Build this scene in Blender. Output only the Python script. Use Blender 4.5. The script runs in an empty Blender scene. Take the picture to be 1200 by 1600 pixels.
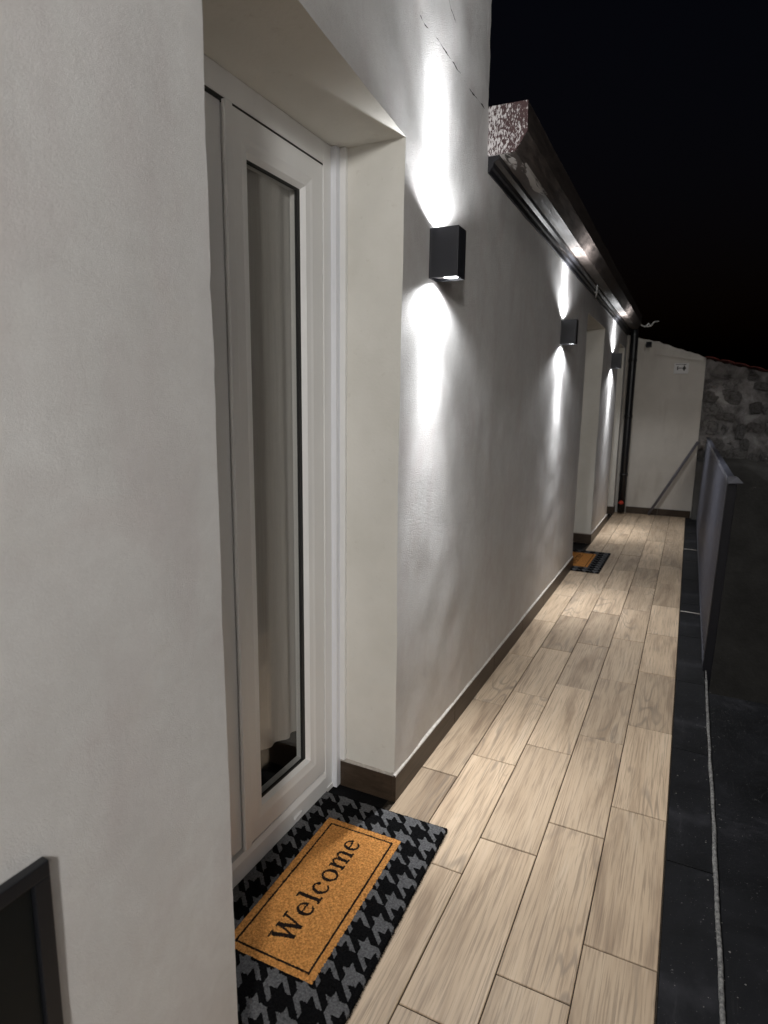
import bpy, bmesh, math, random
from mathutils import Vector, Matrix, noise
random.seed(7)
R = math.radians
sc = bpy.context.scene
C = sc.collection

# ------------------------------------------------------------------ camera
F_PX, YAW, PIT, ROL = 958.68, 0.457423, 0.170918, 0.012540
cam_loc = Vector((0.8728, 0.0, 1.45))
fw = Vector((-math.sin(YAW)*math.cos(PIT), math.cos(YAW)*math.cos(PIT), -math.sin(PIT)))
r0 = Vector((math.cos(YAW), math.sin(YAW), 0)); u0 = r0.cross(fw)
rr = math.cos(ROL)*r0 + math.sin(ROL)*u0; uu = -math.sin(ROL)*r0 + math.cos(ROL)*u0
cd = bpy.data.cameras.new('camera'); cam = bpy.data.objects.new('camera', cd); C.objects.link(cam)
m = Matrix((rr, uu, -fw)).transposed().to_4x4(); m.translation = cam_loc
cam.matrix_world = m
cd.sensor_fit = 'VERTICAL'; cd.sensor_height = 36; cd.lens = F_PX/1600*36
cd.clip_start = 0.02; cd.clip_end = 2000
cd.dof.use_dof = True; cd.dof.focus_distance = 2.1; cd.dof.aperture_fstop = 4.5
sc.camera = cam

# ------------------------------------------------------------------ world, weak fill sun, exposure
SUN_EL, SUN_AZ = R(38), R(-28)
w = bpy.data.worlds.new('World'); sc.world = w; w.use_nodes = True
nt = w.node_tree; nt.nodes.clear()
sky = nt.nodes.new('ShaderNodeTexSky'); sky.sky_type = 'NISHITA'; sky.sun_disc = False
sky.ozone_density = 1.6; sky.sun_elevation = R(-3.0); sky.sun_rotation = R(150)
bg = nt.nodes.new('ShaderNodeBackground'); bg.inputs[1].default_value = 0.045
wo = nt.nodes.new('ShaderNodeOutputWorld')
nt.links.new(sky.outputs[0], bg.inputs[0]); nt.links.new(bg.outputs[0], wo.inputs[0])
sl = bpy.data.lights.new('fill_sun', 'SUN'); sl.energy = 0.22; sl.angle = R(10); sl.color = (1, 0.96, 0.9)  # added fill: a weak warm sun that lifts the end wall and railing
so = bpy.data.objects.new('fill_sun', sl); C.objects.link(so)
sdir = Vector((0.42, -0.78, 0.75)).normalized()          # towards the light
so.rotation_euler = sdir.to_track_quat('Z', 'Y').to_euler()
vs = sc.view_settings; vs.view_transform = 'Standard'; vs.look = 'None'; vs.exposure = 0; vs.gamma = 1; vs.use_curve_mapping = False
sc.cycles.max_bounces = 8; sc.cycles.diffuse_bounces = 5; sc.cycles.use_denoising = True
sc.cycles.sample_clamp_indirect = 6.0; sc.cycles.caustics_reflective = False; sc.cycles.caustics_refractive = False

# ------------------------------------------------------------------ helpers
def obj(name, me, mat=None, parent=None, **props):
    if isinstance(me, bmesh.types.BMesh):
        bm = me; me = bpy.data.meshes.new(name); bm.to_mesh(me); bm.free()
    o = bpy.data.objects.new(name, me); C.objects.link(o)
    if mat and not me.materials: me.materials.append(mat)
    if parent: o.parent = parent
    for k, v in props.items(): o[k] = v
    return o
def thing(name, label, cat, loc=(0, 0, 0), rotz=0, group=None):
    o = bpy.data.objects.new(name, None); C.objects.link(o); o.empty_display_size = 0.1
    o.location = loc; o.rotation_euler = (0, 0, rotz); o['label'] = label; o['category'] = cat
    if group: o['group'] = group
    return o
def tag(o, label, cat, group=None):
    o['label'] = label; o['category'] = cat
    if group: o['group'] = group
    return o
def struct(name, me, mat, parent=None):
    o = obj(name, me, mat, parent)
    if not parent: o['kind'] = 'structure'
    return o
def dup(root, loc, rotz, label, group=None):
    def cp(o, par):
        c = o.copy(); C.objects.link(c); c.parent = par
        for k in list(o.children): cp(k, c)
        return c
    r = cp(root, None); r.location = loc; r.rotation_euler = (0, 0, rotz); r['label'] = label
    if group: r['group'] = group
    return r
def box(bm, x0, x1, y0, y1, z0, z1, bev=0.0):
    b2 = bmesh.new()
    v = [b2.verts.new(p) for p in [(x0,y0,z0),(x1,y0,z0),(x1,y1,z0),(x0,y1,z0),(x0,y0,z1),(x1,y0,z1),(x1,y1,z1),(x0,y1,z1)]]
    for f in [(0,3,2,1),(4,5,6,7),(0,1,5,4),(1,2,6,5),(2,3,7,6),(3,0,4,7)]: b2.faces.new([v[i] for i in f])
    if bev: bmesh.ops.bevel(b2, geom=list(b2.edges), offset=bev, segments=2, affect='EDGES', profile=0.6)
    join(bm, b2); return bm
def join(bm, b2):
    mp = {}
    b2.verts.ensure_lookup_table()
    for v in b2.verts: mp[v] = bm.verts.new(v.co)
    for f in b2.faces:
        try: nf = bm.faces.new([mp[v] for v in f.verts]); nf.smooth = f.smooth; nf.material_index = f.material_index
        except ValueError: pass
    b2.free()
def NB(): return bmesh.new()
def boxm(x0, x1, y0, y1, z0, z1, bev=0.0): return box(NB(), x0, x1, y0, y1, z0, z1, bev)
def prism_y(bm, prof, y0, y1, caps=True):          # profile in (x,z), extruded along y
    a = [bm.verts.new((x, y0, z)) for x, z in prof]; b = [bm.verts.new((x, y1, z)) for x, z in prof]
    n = len(prof)
    for i in range(n): bm.faces.new([a[i], b[i], b[(i+1) % n], a[(i+1) % n]])
    if caps: bm.faces.new(a); bm.faces.new(b[::-1])
    bmesh.ops.recalc_face_normals(bm, faces=bm.faces)
    return bm
def tube(bm, pts, r, n=8):
    pts = [Vector(p) for p in pts]; rings = []
    for i, p in enumerate(pts):
        d = (pts[min(i+1, len(pts)-1)] - pts[max(i-1, 0)]).normalized()
        a = d.cross(Vector((0.13, 0.31, 0.94))); 
        if a.length < 1e-3: a = d.cross(Vector((1, 0, 0)))
        a.normalize(); b = d.cross(a)
        ri = r[i] if isinstance(r, (list, tuple)) else r
        rings.append([bm.verts.new(p + (a*math.cos(t) + b*math.sin(t))*ri) for t in [2*math.pi*k/n for k in range(n)]])
    for A, B in zip(rings, rings[1:]):
        for k in range(n):
            f = bm.faces.new([A[k], A[(k+1) % n], B[(k+1) % n], B[k]]); f.smooth = True
    bm.faces.new(rings[0][::-1]); bm.faces.new(rings[-1])
    return bm
def patch(bm, p00, p10, p11, p01, step):
    p00, p10, p11, p01 = map(Vector, (p00, p10, p11, p01))
    nu = max(1, round(max((p10-p00).length, (p11-p01).length)/step)); nv = max(1, round(max((p01-p00).length, (p11-p10).length)/step))
    g = [[bm.verts.new((p00*(1-u)+p10*u)*(1-v) + (p01*(1-u)+p11*u)*v) for u in [i/nu for i in range(nu+1)]] for v in [j/nv for j in range(nv+1)]]
    for j in range(nv):
        for i in range(nu):
            f = bm.faces.new([g[j][i], g[j][i+1], g[j+1][i+1], g[j+1][i]]); f.smooth = True
def wob(p):                                         # unevenness of the hand-laid plaster, metres
    a = noise.noise(Vector((p.x*1.3+5, p.y*1.3, p.z*1.1)))*0.006
    b = noise.noise(Vector((p.x*6, p.y*6+9, p.z*5)))*0.0030
    c = noise.noise(Vector((p.x*26, p.y*26+3, p.z*26)))*0.0004
    return a+b+c
def chip(z, s):                                     # worn, chipped arrises
    return 0.0016*noise.noise(Vector((z*6, s, 1))) + 0.0022*noise.noise(Vector((z*21, s, 4))) + 0.006*max(0, noise.noise(Vector((z*13, s, 9)))-0.35)
def plaster(bm, weld=True):
    if weld: bmesh.ops.remove_doubles(bm, verts=bm.verts, dist=0.0005)
    for v in bm.verts:
        d = wob(v.co); e = wob(v.co+Vector((3.1, 7.7, 1.3)))
        if abs(v.co.x-0.100) < 0.002 and abs(v.co.y-0.876) < 0.002: q = chip(v.co.z, 2.0); v.co.y -= q; v.co.x -= abs(q)*0.6
        elif abs(v.co.x) < 0.002 and abs(v.co.y-1.888) < 0.002: q = chip(v.co.z, 6.0)*0.45; v.co.y += abs(q)*0.7; v.co.x -= abs(q)*0.6
        v.co.x += d; v.co.y += e*0.7
    bm.normal_update()
    return bm

# ------------------------------------------------------------------ materials
def mat(name, base, rough=0.6, metal=0.0, spec=0.5, build=None):
    m = bpy.data.materials.new(name); m.use_nodes = True
    t = m.node_tree; b = t.nodes['Principled BSDF']
    b.inputs['Base Color'].default_value = (*base, 1); b.inputs['Roughness'].default_value = rough
    b.inputs['Metallic'].default_value = metal; b.inputs['Specular IOR Level'].default_value = spec
    if build: build(t, b)
    return m
def N(t, typ, **kw):
    n = t.nodes.new(typ)
    for k, v in kw.items():
        if k.startswith('i_'):
            key = k[2:]; n.inputs[int(key) if key.isdigit() else key.replace('_', ' ')].default_value = v
        else: setattr(n, k, v)
    return n
def noise_n(t, vec, scale, detail=4, rough=0.55, dist=0.0):
    n = N(t, 'ShaderNodeTexNoise'); n.inputs['Scale'].default_value = scale; n.inputs['Detail'].default_value = detail
    n.inputs['Roughness'].default_value = rough; n.inputs['Distortion'].default_value = dist
    if vec: t.links.new(vec, n.inputs['Vector'])
    return n.outputs['Fac']
def ramp(t, fac, stops):
    n = N(t, 'ShaderNodeValToRGB'); e = n.color_ramp.elements
    while len(e) < len(stops): e.new(0.5)
    for k, (p, c) in zip(e, stops): k.position = p; k.color = (*c, 1) if len(c) == 3 else c
    t.links.new(fac, n.inputs[0]); return n.outputs[0]
def mixc(t, fac, a, b, mode='MIX'):
    n = N(t, 'ShaderNodeMix', data_type='RGBA', blend_type=mode)
    for sck, v in ((n.inputs[0], fac), (n.inputs[6], a), (n.inputs[7], b)):
        if hasattr(v, 'links'): t.links.new(v, sck)
        else: sck.default_value = v if not isinstance(v, tuple) else (*v, 1)
    return n.outputs[2]
def bump(t, b, h, dist, strength=1.0, prev=None):
    n = N(t, 'ShaderNodeBump'); n.inputs['Distance'].default_value = dist; n.inputs['Strength'].default_value = strength
    t.links.new(h, n.inputs['Height'])
    if prev: t.links.new(prev, n.inputs['Normal'])
    t.links.new(n.outputs[0], b.inputs['Normal']); return n.outputs[0]
def coords(t, scale=(1, 1, 1), loc=(0, 0, 0), src='Object'):
    tc = N(t, 'ShaderNodeTexCoord'); mp = N(t, 'ShaderNodeMapping'); mp.inputs['Scale'].default_value = scale; mp.inputs['Location'].default_value = loc
    t.links.new(tc.outputs[src], mp.inputs[0]); return mp.outputs[0]

def b_plaster(t, b, g1=210, d1=0.0042, g2=60, d2=0.0022, d3=0.007):
    c = coords(t); st = coords(t, (3, 3, 1.2))
    big = noise_n(t, c, 1.6, 5, 0.6); streak = noise_n(t, st, 2.2, 5, 0.6, 0.4); blot = noise_n(t, c, 7, 4, 0.65)
    col = ramp(t, big, [(0.3, (0.64, 0.63, 0.62)), (0.7, (0.75, 0.745, 0.74))])
    col = mixc(t, ramp(t, streak, [(0.48, (0, 0, 0)), (0.74, (0.6, 0.6, 0.6))]), col, (0.60, 0.55, 0.55))
    col = mixc(t, ramp(t, blot, [(0.55, (0, 0, 0)), (0.8, (0.35, 0.35, 0.35))]), col, (0.64, 0.61, 0.57))
    pat = noise_n(t, c, 19, 5, 0.7, 0.6); col = mixc(t, ramp(t, pat, [(0.38, (0.22, 0.22, 0.22)), (0.62, (0, 0, 0))]), col, (0.52, 0.50, 0.49))
    ins = noise_n(t, c, 3.1, 3, 0.5, 0.8); col = mixc(t, ramp(t, ins, [(0.56, (0, 0, 0)), (0.66, (0.22, 0.22, 0.22))]), col, (0.58, 0.52, 0.51))
    # ground-splash grime along the foot of the wall
    sx = N(t, 'ShaderNodeSeparateXYZ'); t.links.new(c, sx.inputs[0])
    mr = N(t, 'ShaderNodeMapRange'); mr.inputs[1].default_value = 0.75; mr.inputs[2].default_value = 0.08; mr.inputs[4].default_value = 0.55
    t.links.new(sx.outputs[2], mr.inputs[0])
    mu = N(t, 'ShaderNodeMath', operation='MULTIPLY'); t.links.new(mr.outputs[0], mu.inputs[0]); t.links.new(blot, mu.inputs[1])
    col = mixc(t, mu.outputs[0], col, (0.50, 0.45, 0.39))
    t.links.new(col, b.inputs['Base Color'])
    h1 = noise_n(t, c, g1, 4, 0.65); h2 = noise_n(t, c, g2, 4, 0.6); h3 = noise_n(t, coords(t, (1, 1, 0.55)), 9, 4, 0.55)
    n1 = bump(t, b, h1, d1, 0.8); n2 = bump(t, b, h2, d2, 0.35, n1); bump(t, b, h3, d3, 0.3, n2)
M_plaster = mat('rough_plaster', (0.6, 0.59, 0.58), 0.9, spec=0.2, build=b_plaster)
M_plaster_near = mat('fine_plaster', (0.6, 0.59, 0.58), 0.85, spec=0.25, build=lambda t, b: b_plaster(t, b, 520, 0.0011, 120, 0.0007, 0.004))
def b_reveal(t, b):
    c = coords(t); n = noise_n(t, c, 5, 4, 0.6); d = noise_n(t, c, 28, 4, 0.7)
    col = ramp(t, n, [(0.3, (0.70, 0.685, 0.635)), (0.7, (0.77, 0.755, 0.71))])
    col = mixc(t, ramp(t, d, [(0.62, (0, 0, 0)), (0.8, (0.3, 0.3, 0.3))]), col, (0.4, 0.36, 0.29))
    t.links.new(col, b.inputs['Base Color']); bump(t, b, noise_n(t, c, 90, 3), 0.0012, 0.5)
M_reveal = mat('smooth_cream_render', (0.58, 0.54, 0.47), 0.7, spec=0.25, build=b_reveal)

def b_tile(t, b):
    oi = N(t, 'ShaderNodeObjectInfo'); tc = N(t, 'ShaderNodeTexCoord')
    mul = N(t, 'ShaderNodeVectorMath', operation='MULTIPLY_ADD'); 
    cm = N(t, 'ShaderNodeCombineXYZ'); 
    for i, k in enumerate((37.0, 91.0, 13.0)):
        mm = N(t, 'ShaderNodeMath', operation='MULTIPLY'); mm.inputs[1].default_value = k; t.links.new(oi.outputs['Random'], mm.inputs[0]); t.links.new(mm.outputs[0], cm.inputs[i])
    add = N(t, 'ShaderNodeVectorMath', operation='ADD'); t.links.new(tc.outputs['Object'], add.inputs[0]); t.links.new(cm.outputs[0], add.inputs[1])
    def mp(s):
        q = N(t, 'ShaderNodeMapping'); q.inputs['Scale'].default_value = s; t.links.new(add.outputs[0], q.inputs[0]); return q.outputs[0]
    v_f, v_m, v_b = mp((210, 4.5, 30)), mp((58, 2.0, 8)), mp((13, 1.3, 3))
    fine = noise_n(t, v_f, 1, 4, 0.6, 0.3); mid = noise_n(t, v_m, 1, 6, 0.66, 0.35); big = noise_n(t, v_b, 1, 4, 0.6, 0.5)
    # cathedral grain rings: bands of a stretched, distorted noise field
    ringf = noise_n(t, mp((5.0, 1.1, 2)), 1, 2, 0.45, 0.5)
    k = N(t, 'ShaderNodeMath', operation='MULTIPLY'); k.inputs[1].default_value = 95; t.links.new(ringf, k.inputs[0])
    s = N(t, 'ShaderNodeMath', operation='SINE'); t.links.new(k.outputs[0], s.inputs[0])
    ring = ramp(t, s.outputs[0], [(0.35, (0, 0, 0)), (1.0, (1, 1, 1))])
    col = ramp(t, big, [(0.30, (0.33, 0.238, 0.160)), (0.44, (0.52, 0.392, 0.270)), (0.60, (0.60, 0.462, 0.325)), (0.75, (0.63, 0.505, 0.375))])
    gate = ramp(t, noise_n(t, mp((6, 1.4, 2)), 1, 2), [(0.46, (0, 0, 0)), (0.60, (0.62, 0.62, 0.62))])
    rg = N(t, 'ShaderNodeMath', operation='MULTIPLY'); t.links.new(ring, rg.inputs[0]); t.links.new(gate, rg.inputs[1])
    col = mixc(t, rg.outputs[0], col, (0.25, 0.20, 0.155))
    col = mixc(t, ramp(t, mid, [(0.33, (0.58, 0.58, 0.58)), (0.45, (0, 0, 0))]), col, (0.26, 0.19, 0.135))
    col = mixc(t, ramp(t, fine, [(0.36, (0.60, 0.60, 0.60)), (0.50, (0, 0, 0))]), col, (0.23, 0.168, 0.118))
    col = mixc(t, ramp(t, fine, [(0.58, (0, 0, 0)), (0.78, (0.4, 0.4, 0.4))]), col, (0.58, 0.50, 0.41))
    knot = N(t, 'ShaderNodeTexVoronoi'); knot.inputs['Scale'].default_value = 1; t.links.new(mp((8, 2.6, 1)), knot.inputs['Vector'])
    col = mixc(t, ramp(t, knot.outputs['Distance'], [(0.035, (0.5, 0.5, 0.5)), (0.09, (0, 0, 0))]), col, (0.20, 0.15, 0.11))
    tone = N(t, 'ShaderNodeMapRange'); tone.inputs[3].default_value = 0.72; tone.inputs[4].default_value = 1.06; t.links.new(oi.outputs['Random'], tone.inputs[0])
    cc = N(t, 'ShaderNodeCombineColor'); 
    for i in range(3): t.links.new(tone.outputs[0], cc.inputs[i])
    col = mixc(t, 1.0, col, cc.outputs[0], 'MULTIPLY')
    t.links.new(col, b.inputs['Base Color'])
    rr_ = ramp(t, big, [(0.3, (0.52, 0.52, 0.52)), (0.7, (0.40, 0.40, 0.40))]); t.links.new(rr_, b.inputs['Roughness'])
    n1 = bump(t, b, fine, 0.0010, 0.6); bump(t, b, mid, 0.0012, 0.5, n1)
M_tile = mat('wood_look_tile', (0.45, 0.37, 0.28), 0.45, spec=0.4, build=b_tile)
def b_skirt(t, b):
    v = coords(t, (9, 2.2, 40)); f = noise_n(t, v, 1.5, 5, 0.6, 0.4); g = noise_n(t, coords(t, (60, 4, 160)), 1, 3)
    col = ramp(t, f, [(0.3, (0.034, 0.023, 0.015)), (0.7, (0.078, 0.054, 0.037))])
    col = mixc(t, ramp(t, g, [(0.45, (0.35, 0.35, 0.35)), (0.6, (0, 0, 0))]), col, (0.035, 0.022, 0.014))
    t.links.new(col, b.inputs['Base Color']); bump(t, b, g, 0.0006, 0.5)
M_skirt = mat('dark_brown_skirting_tile', (0.09, 0.06, 0.04), 0.45, spec=0.4, build=b_skirt)
def b_grout(t, b):
    c = coords(t); n = noise_n(t, c, 90, 4); t.links.new(ramp(t, n, [(0.3, (0.022, 0.018, 0.014)), (0.7, (0.055, 0.044, 0.034))]), b.inputs['Base Color'])
M_grout = mat('dark_grout', (0.05, 0.04, 0.03), 0.95, spec=0.1, build=b_grout)
def b_caulk(t, b):
    c = coords(t); n = noise_n(t, c, 60, 4); t.links.new(ramp(t, n, [(0.3, (0.40, 0.36, 0.32)), (0.7, (0.56, 0.53, 0.49))]), b.inputs['Base Color']); bump(t, b, noise_n(t, c, 180), 0.002, 0.7)
M_caulk = mat('pale_mortar', (0.5, 0.47, 0.43), 0.9, spec=0.2, build=b_caulk)
M_crumb = mat('grey_crumbs', (0.20, 0.195, 0.185), 0.95, spec=0.1)
def b_black(t, b):
    c = coords(t); n = noise_n(t, c, 3.2, 5, 0.65, 0.3); s = noise_n(t, c, 210, 2, 0.5); d = noise_n(t, c, 24, 5, 0.7)
    col = ramp(t, n, [(0.35, (0.0042, 0.0044, 0.005)), (0.58, (0.0085, 0.0088, 0.0105)), (0.72, (0.026, 0.026, 0.030))])
    col = mixc(t, ramp(t, d, [(0.62, (0, 0, 0)), (0.85, (0.35, 0.35, 0.35))]), col, (0.05, 0.049, 0.048))
    col = mixc(t, ramp(t, s, [(0.725, (0, 0, 0)), (0.76, (0.8, 0.8, 0.8))]), col, (0.20, 0.19, 0.18))
    s2 = noise_n(t, c, 75, 2, 0.5); col = mixc(t, ramp(t, s2, [(0.735, (0, 0, 0)), (0.76, (0.7, 0.7, 0.7))]), col, (0.16, 0.155, 0.15))
    sc2 = noise_n(t, coords(t, (30, 2.5, 1), (3, 1, 0)), 1, 5, 0.7, 0.6); col = mixc(t, ramp(t, sc2, [(0.62, (0, 0, 0)), (0.78, (0.35, 0.35, 0.35))]), col, (0.055, 0.054, 0.056))
    t.links.new(col, b.inputs['Base Color'])
    t.links.new(ramp(t, n, [(0.35, (0.55, 0.55, 0.55)), (0.7, (0.75, 0.75, 0.75))]), b.inputs['Roughness'])
    n1 = bump(t, b, noise_n(t, c, 120, 3), 0.0009, 0.7); bump(t, b, d, 0.002, 0.4, n1)
M_black = mat('black_slate_tile', (0.012, 0.012, 0.013), 0.6, spec=0.16, build=b_black)
M_pvc = mat('white_pvc', (0.60, 0.60, 0.585), 0.42, spec=0.45, build=lambda t, b: (t.links.new(ramp(t, noise_n(t, coords(t, (3, 3, 1)), 2.5, 4), [(0.3, (0.80, 0.80, 0.795)), (0.7, (0.86, 0.86, 0.855))]), b.inputs['Base Color'])))
M_pvc_cool = mat('white_pvc_trim', (0.78, 0.795, 0.84), 0.4, spec=0.45)
M_seal = mat('black_rubber_seal', (0.012, 0.012, 0.012), 0.6)
def b_glass(t, b):
    t.nodes.remove(b); out = t.nodes['Material Output']
    tr = N(t, 'ShaderNodeBsdfTransparent'); tr.inputs[0].default_value = (0.93, 0.93, 0.92, 1)
    gl = N(t, 'ShaderNodeBsdfGlossy'); gl.inputs['Roughness'].default_value = 0.03
    ge = N(t, 'ShaderNodeNewGeometry'); dt = N(t, 'ShaderNodeVectorMath', operation='DOT_PRODUCT')
    t.links.new(ge.outputs['Incoming'], dt.inputs[0]); t.links.new(ge.outputs['Normal'], dt.inputs[1])
    ab = N(t, 'ShaderNodeMath', operation='ABSOLUTE'); t.links.new(dt.outputs['Value'], ab.inputs[0])
    su = N(t, 'ShaderNodeMath', operation='SUBTRACT'); su.inputs[0].default_value = 1.0; t.links.new(ab.outputs[0], su.inputs[1])
    pw = N(t, 'ShaderNodeMath', operation='POWER'); pw.inputs[1].default_value = 5.0; t.links.new(su.outputs[0], pw.inputs[0])
    fr = N(t, 'ShaderNodeMath', operation='MULTIPLY_ADD'); fr.inputs[1].default_value = 0.96; fr.inputs[2].default_value = 0.04; t.links.new(pw.outputs[0], fr.inputs[0])
    mx = N(t, 'ShaderNodeMixShader'); t.links.new(fr.outputs[0], mx.inputs[0]); t.links.new(tr.outputs[0], mx.inputs[1]); t.links.new(gl.outputs[0], mx.inputs[2]); t.links.new(mx.outputs[0], out.inputs[0])
M_glass = mat('window_glass', (1, 1, 1), build=b_glass)
def b_curt(t, b):
    c = coords(t, (1, 90, 3)); n = noise_n(t, c, 2.0, 3); t.links.new(ramp(t, n, [(0.3, (0.53, 0.515, 0.50)), (0.7, (0.60, 0.585, 0.57))]), b.inputs['Base Color'])
M_curtain = mat('sheer_curtain_cloth', (0.45, 0.43, 0.4), 0.95, spec=0.1, build=b_curt)
M_interior = mat('dark_room', (0.03, 0.028, 0.026), 0.9)
def b_anth(t, b):
    c = coords(t); bump(t, b, noise_n(t, c, 900, 2), 0.0002, 0.5)
M_anth = mat('anthracite_powder_coat', (0.021, 0.022, 0.027), 0.42, spec=0.5, build=b_anth)
M_plate = mat('pale_diffuser_plate', (0.55, 0.55, 0.56), 0.4)
def emis(name, col, st):
    m = bpy.data.materials.new(name); m.use_nodes = True; b = m.node_tree.nodes['Principled BSDF']
    b.inputs['Base Color'].default_value = (0.8, 0.8, 0.8, 1); b.inputs['Emission Color'].default_value = (*col, 1); b.inputs['Emission Strength'].default_value = st
    return m
M_led = emis('led_lens', (0.95, 0.98, 1.0), 9.0)
M_lant = emis('lantern_globe', (1.0, 0.90, 0.76), 12.0)
def b_speck(t, b):
    c = coords(t, (1, 1, 0.45)); n = noise_n(t, c, 150, 4, 0.7); g = noise_n(t, coords(t), 6, 2)
    sx = N(t, 'ShaderNodeSeparateXYZ'); t.links.new(coords(t), sx.inputs[0])
    mr = N(t, 'ShaderNodeMapRange'); mr.inputs[1].default_value = 0.0; mr.inputs[2].default_value = 0.17; mr.inputs[3].default_value = 0.07; mr.inputs[4].default_value = -0.06
    t.links.new(sx.outputs[0], mr.inputs[0]); ad = N(t, 'ShaderNodeMath', operation='ADD'); t.links.new(n, ad.inputs[0]); t.links.new(mr.outputs[0], ad.inputs[1])
    col = ramp(t, ad.outputs[0], [(0.51, (0.050, 0.024, 0.024)), (0.58, (0.50, 0.475, 0.47))])
    t.links.new(col, b.inputs['Base Color']); bump(t, b, n, 0.003, 0.6)
M_speck = mat('flaked_red_paint', (0.1, 0.05, 0.05), 0.75, build=b_speck)
def b_fascia(t, b):
    c = coords(t); st = coords(t, (40, 6, 40)); a = noise_n(t, st, 1, 4, 0.6, 0.3)
    col = ramp(t, a, [(0.35, (0.028, 0.023, 0.021)), (0.68, (0.085, 0.068, 0.060))])
    # smears of plaster and bare patches, thickest near the house end
    sm = noise_n(t, coords(t, (11, 2.6, 8)), 1, 5, 0.62, 1.2)
    sx = N(t, 'ShaderNodeSeparateXYZ'); t.links.new(c, sx.inputs[0])
    mr = N(t, 'ShaderNodeMapRange'); mr.inputs[1].default_value = 2.7; mr.inputs[2].default_value = 3.6; mr.inputs[3].default_value = 0.13; mr.inputs[4].default_value = -0.035
    t.links.new(sx.outputs[1], mr.inputs[0]); ad = N(t, 'ShaderNodeMath', operation='ADD'); t.links.new(sm, ad.inputs[0]); t.links.new(mr.outputs[0], ad.inputs[1])
    zl = N(t, 'ShaderNodeMath', operation='LESS_THAN'); zl.inputs[1].default_value = 2.512; t.links.new(sx.outputs[2], zl.inputs[0])
    msk = N(t, 'ShaderNodeMath', operation='MULTIPLY'); t.links.new(ramp(t, ad.outputs[0], [(0.60, (0, 0, 0)), (0.63, (0.85, 0.85, 0.85))]), msk.inputs[0]); t.links.new(zl.outputs[0], msk.inputs[1])
    col = mixc(t, msk.outputs[0], col, (0.42, 0.40, 0.38))
    t.links.new(col, b.inputs['Base Color'])
    t.links.new(ramp(t, a, [(0.3, (0.42, 0.42, 0.42)), (0.7, (0.62, 0.62, 0.62))]), b.inputs['Roughness'])
    bump(t, b, a, 0.004, 0.7)
M_fascia = mat('dark_varnished_timber', (0.05, 0.04, 0.035), 0.35, build=b_fascia)
M_gutter = mat('black_metal_gutter', (0.012, 0.012, 0.014), 0.33, spec=0.55, build=lambda t, b: bump(t, b, noise_n(t, coords(t), 14, 4), 0.004, 0.4))
def b_endw(t, b):
    c = coords(t); n = noise_n(t, c, 2.2, 5, 0.6); d = noise_n(t, coords(t, (3, 3, 0.6)), 2, 4, 0.6)
    col = ramp(t, n, [(0.3, (0.55, 0.525, 0.485)), (0.7, (0.66, 0.63, 0.585))])
    col = mixc(t, ramp(t, d, [(0.55, (0, 0, 0)), (0.8, (0.5, 0.5, 0.5))]), col, (0.40, 0.36, 0.32))
    t.links.new(col, b.inputs['Base Color']); bump(t, b, noise_n(t, c, 60, 3), 0.003, 0.5)
M_endwall = mat('beige_painted_render', (0.4, 0.38, 0.35), 0.85, spec=0.2, build=b_endw)
def b_stone(t, b):
    c = coords(t); n = noise_n(t, c, 3.5, 6, 0.7, 0.5); d = noise_n(t, c, 16, 5, 0.7)
    col = ramp(t, n, [(0.36, (0.07, 0.066, 0.065)), (0.46, (0.20, 0.19, 0.187)), (0.58, (0.32, 0.305, 0.30)), (0.68, (0.46, 0.445, 0.44))])
    col = mixc(t, ramp(t, d, [(0.5, (0, 0, 0)), (0.8, (0.6, 0.6, 0.6))]), col, (0.12, 0.10, 0.095))
    t.links.new(col, b.inputs['Base Color']); bump(t, b, d, 0.03, 0.8)
M_stone = mat('crumbling_render', (0.2, 0.18, 0.17), 0.95, spec=0.15, build=b_stone)
def b_block(t, b):
    oi = N(t, 'ShaderNodeObjectInfo'); n = noise_n(t, coords(t), 5, 6, 0.75, 0.4)
    base = ramp(t, oi.outputs['Random'], [(0.0, (0.26, 0.25, 0.245)), (0.35, (0.36, 0.345, 0.34)), (0.7, (0.46, 0.445, 0.44)), (1.0, (0.32, 0.285, 0.27))])
    t.links.new(mixc(t, ramp(t, n, [(0.38, (0.8, 0.8, 0.8)), (0.56, (0, 0, 0))]), base, (0.09, 0.082, 0.08)), b.inputs['Base Color']); bump(t, b, n, 0.25, 0.8)
M_block = mat('rough_stone', (0.2, 0.18, 0.17), 0.95, spec=0.15, build=b_block)
M_terra = mat('red_clay_tile', (0.30, 0.075, 0.05), 0.8, build=lambda t, b: t.links.new(ramp(t, noise_n(t, coords(t), 14, 4), [(0.3, (0.10, 0.018, 0.015)), (0.7, (0.19, 0.04, 0.03))]), b.inputs['Base Color']))
def b_rail(t, b):
    c = coords(t); n = noise_n(t, c, 5, 5, 0.65)
    t.links.new(ramp(t, n, [(0.3, (0.050, 0.053, 0.072)), (0.7, (0.082, 0.086, 0.110))]), b.inputs['Base Color'])
    t.links.new(ramp(t, n, [(0.3, (0.35, 0.35, 0.35)), (0.7, (0.55, 0.55, 0.55))]), b.inputs['Roughness'])
M_rail = mat('grey_painted_metal', (0.12, 0.125, 0.15), 0.45, build=b_rail)
M_dkrail = mat('dark_painted_metal', (0.010, 0.010, 0.013), 0.6, spec=0.2)
M_bar = mat('steel_bar', (0.14, 0.135, 0.16), 0.5)
def b_dark(t, b):
    n = noise_n(t, coords(t), 2.5, 6, 0.65); t.links.new(ramp(t, n, [(0.3, (0.02, 0.02, 0.02)), (0.7, (0.05, 0.049, 0.047))]), b.inputs['Base Color'])
M_dark = mat('dark_ground', (0.03, 0.03, 0.03), 0.95, spec=0.15, build=b_dark)
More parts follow.
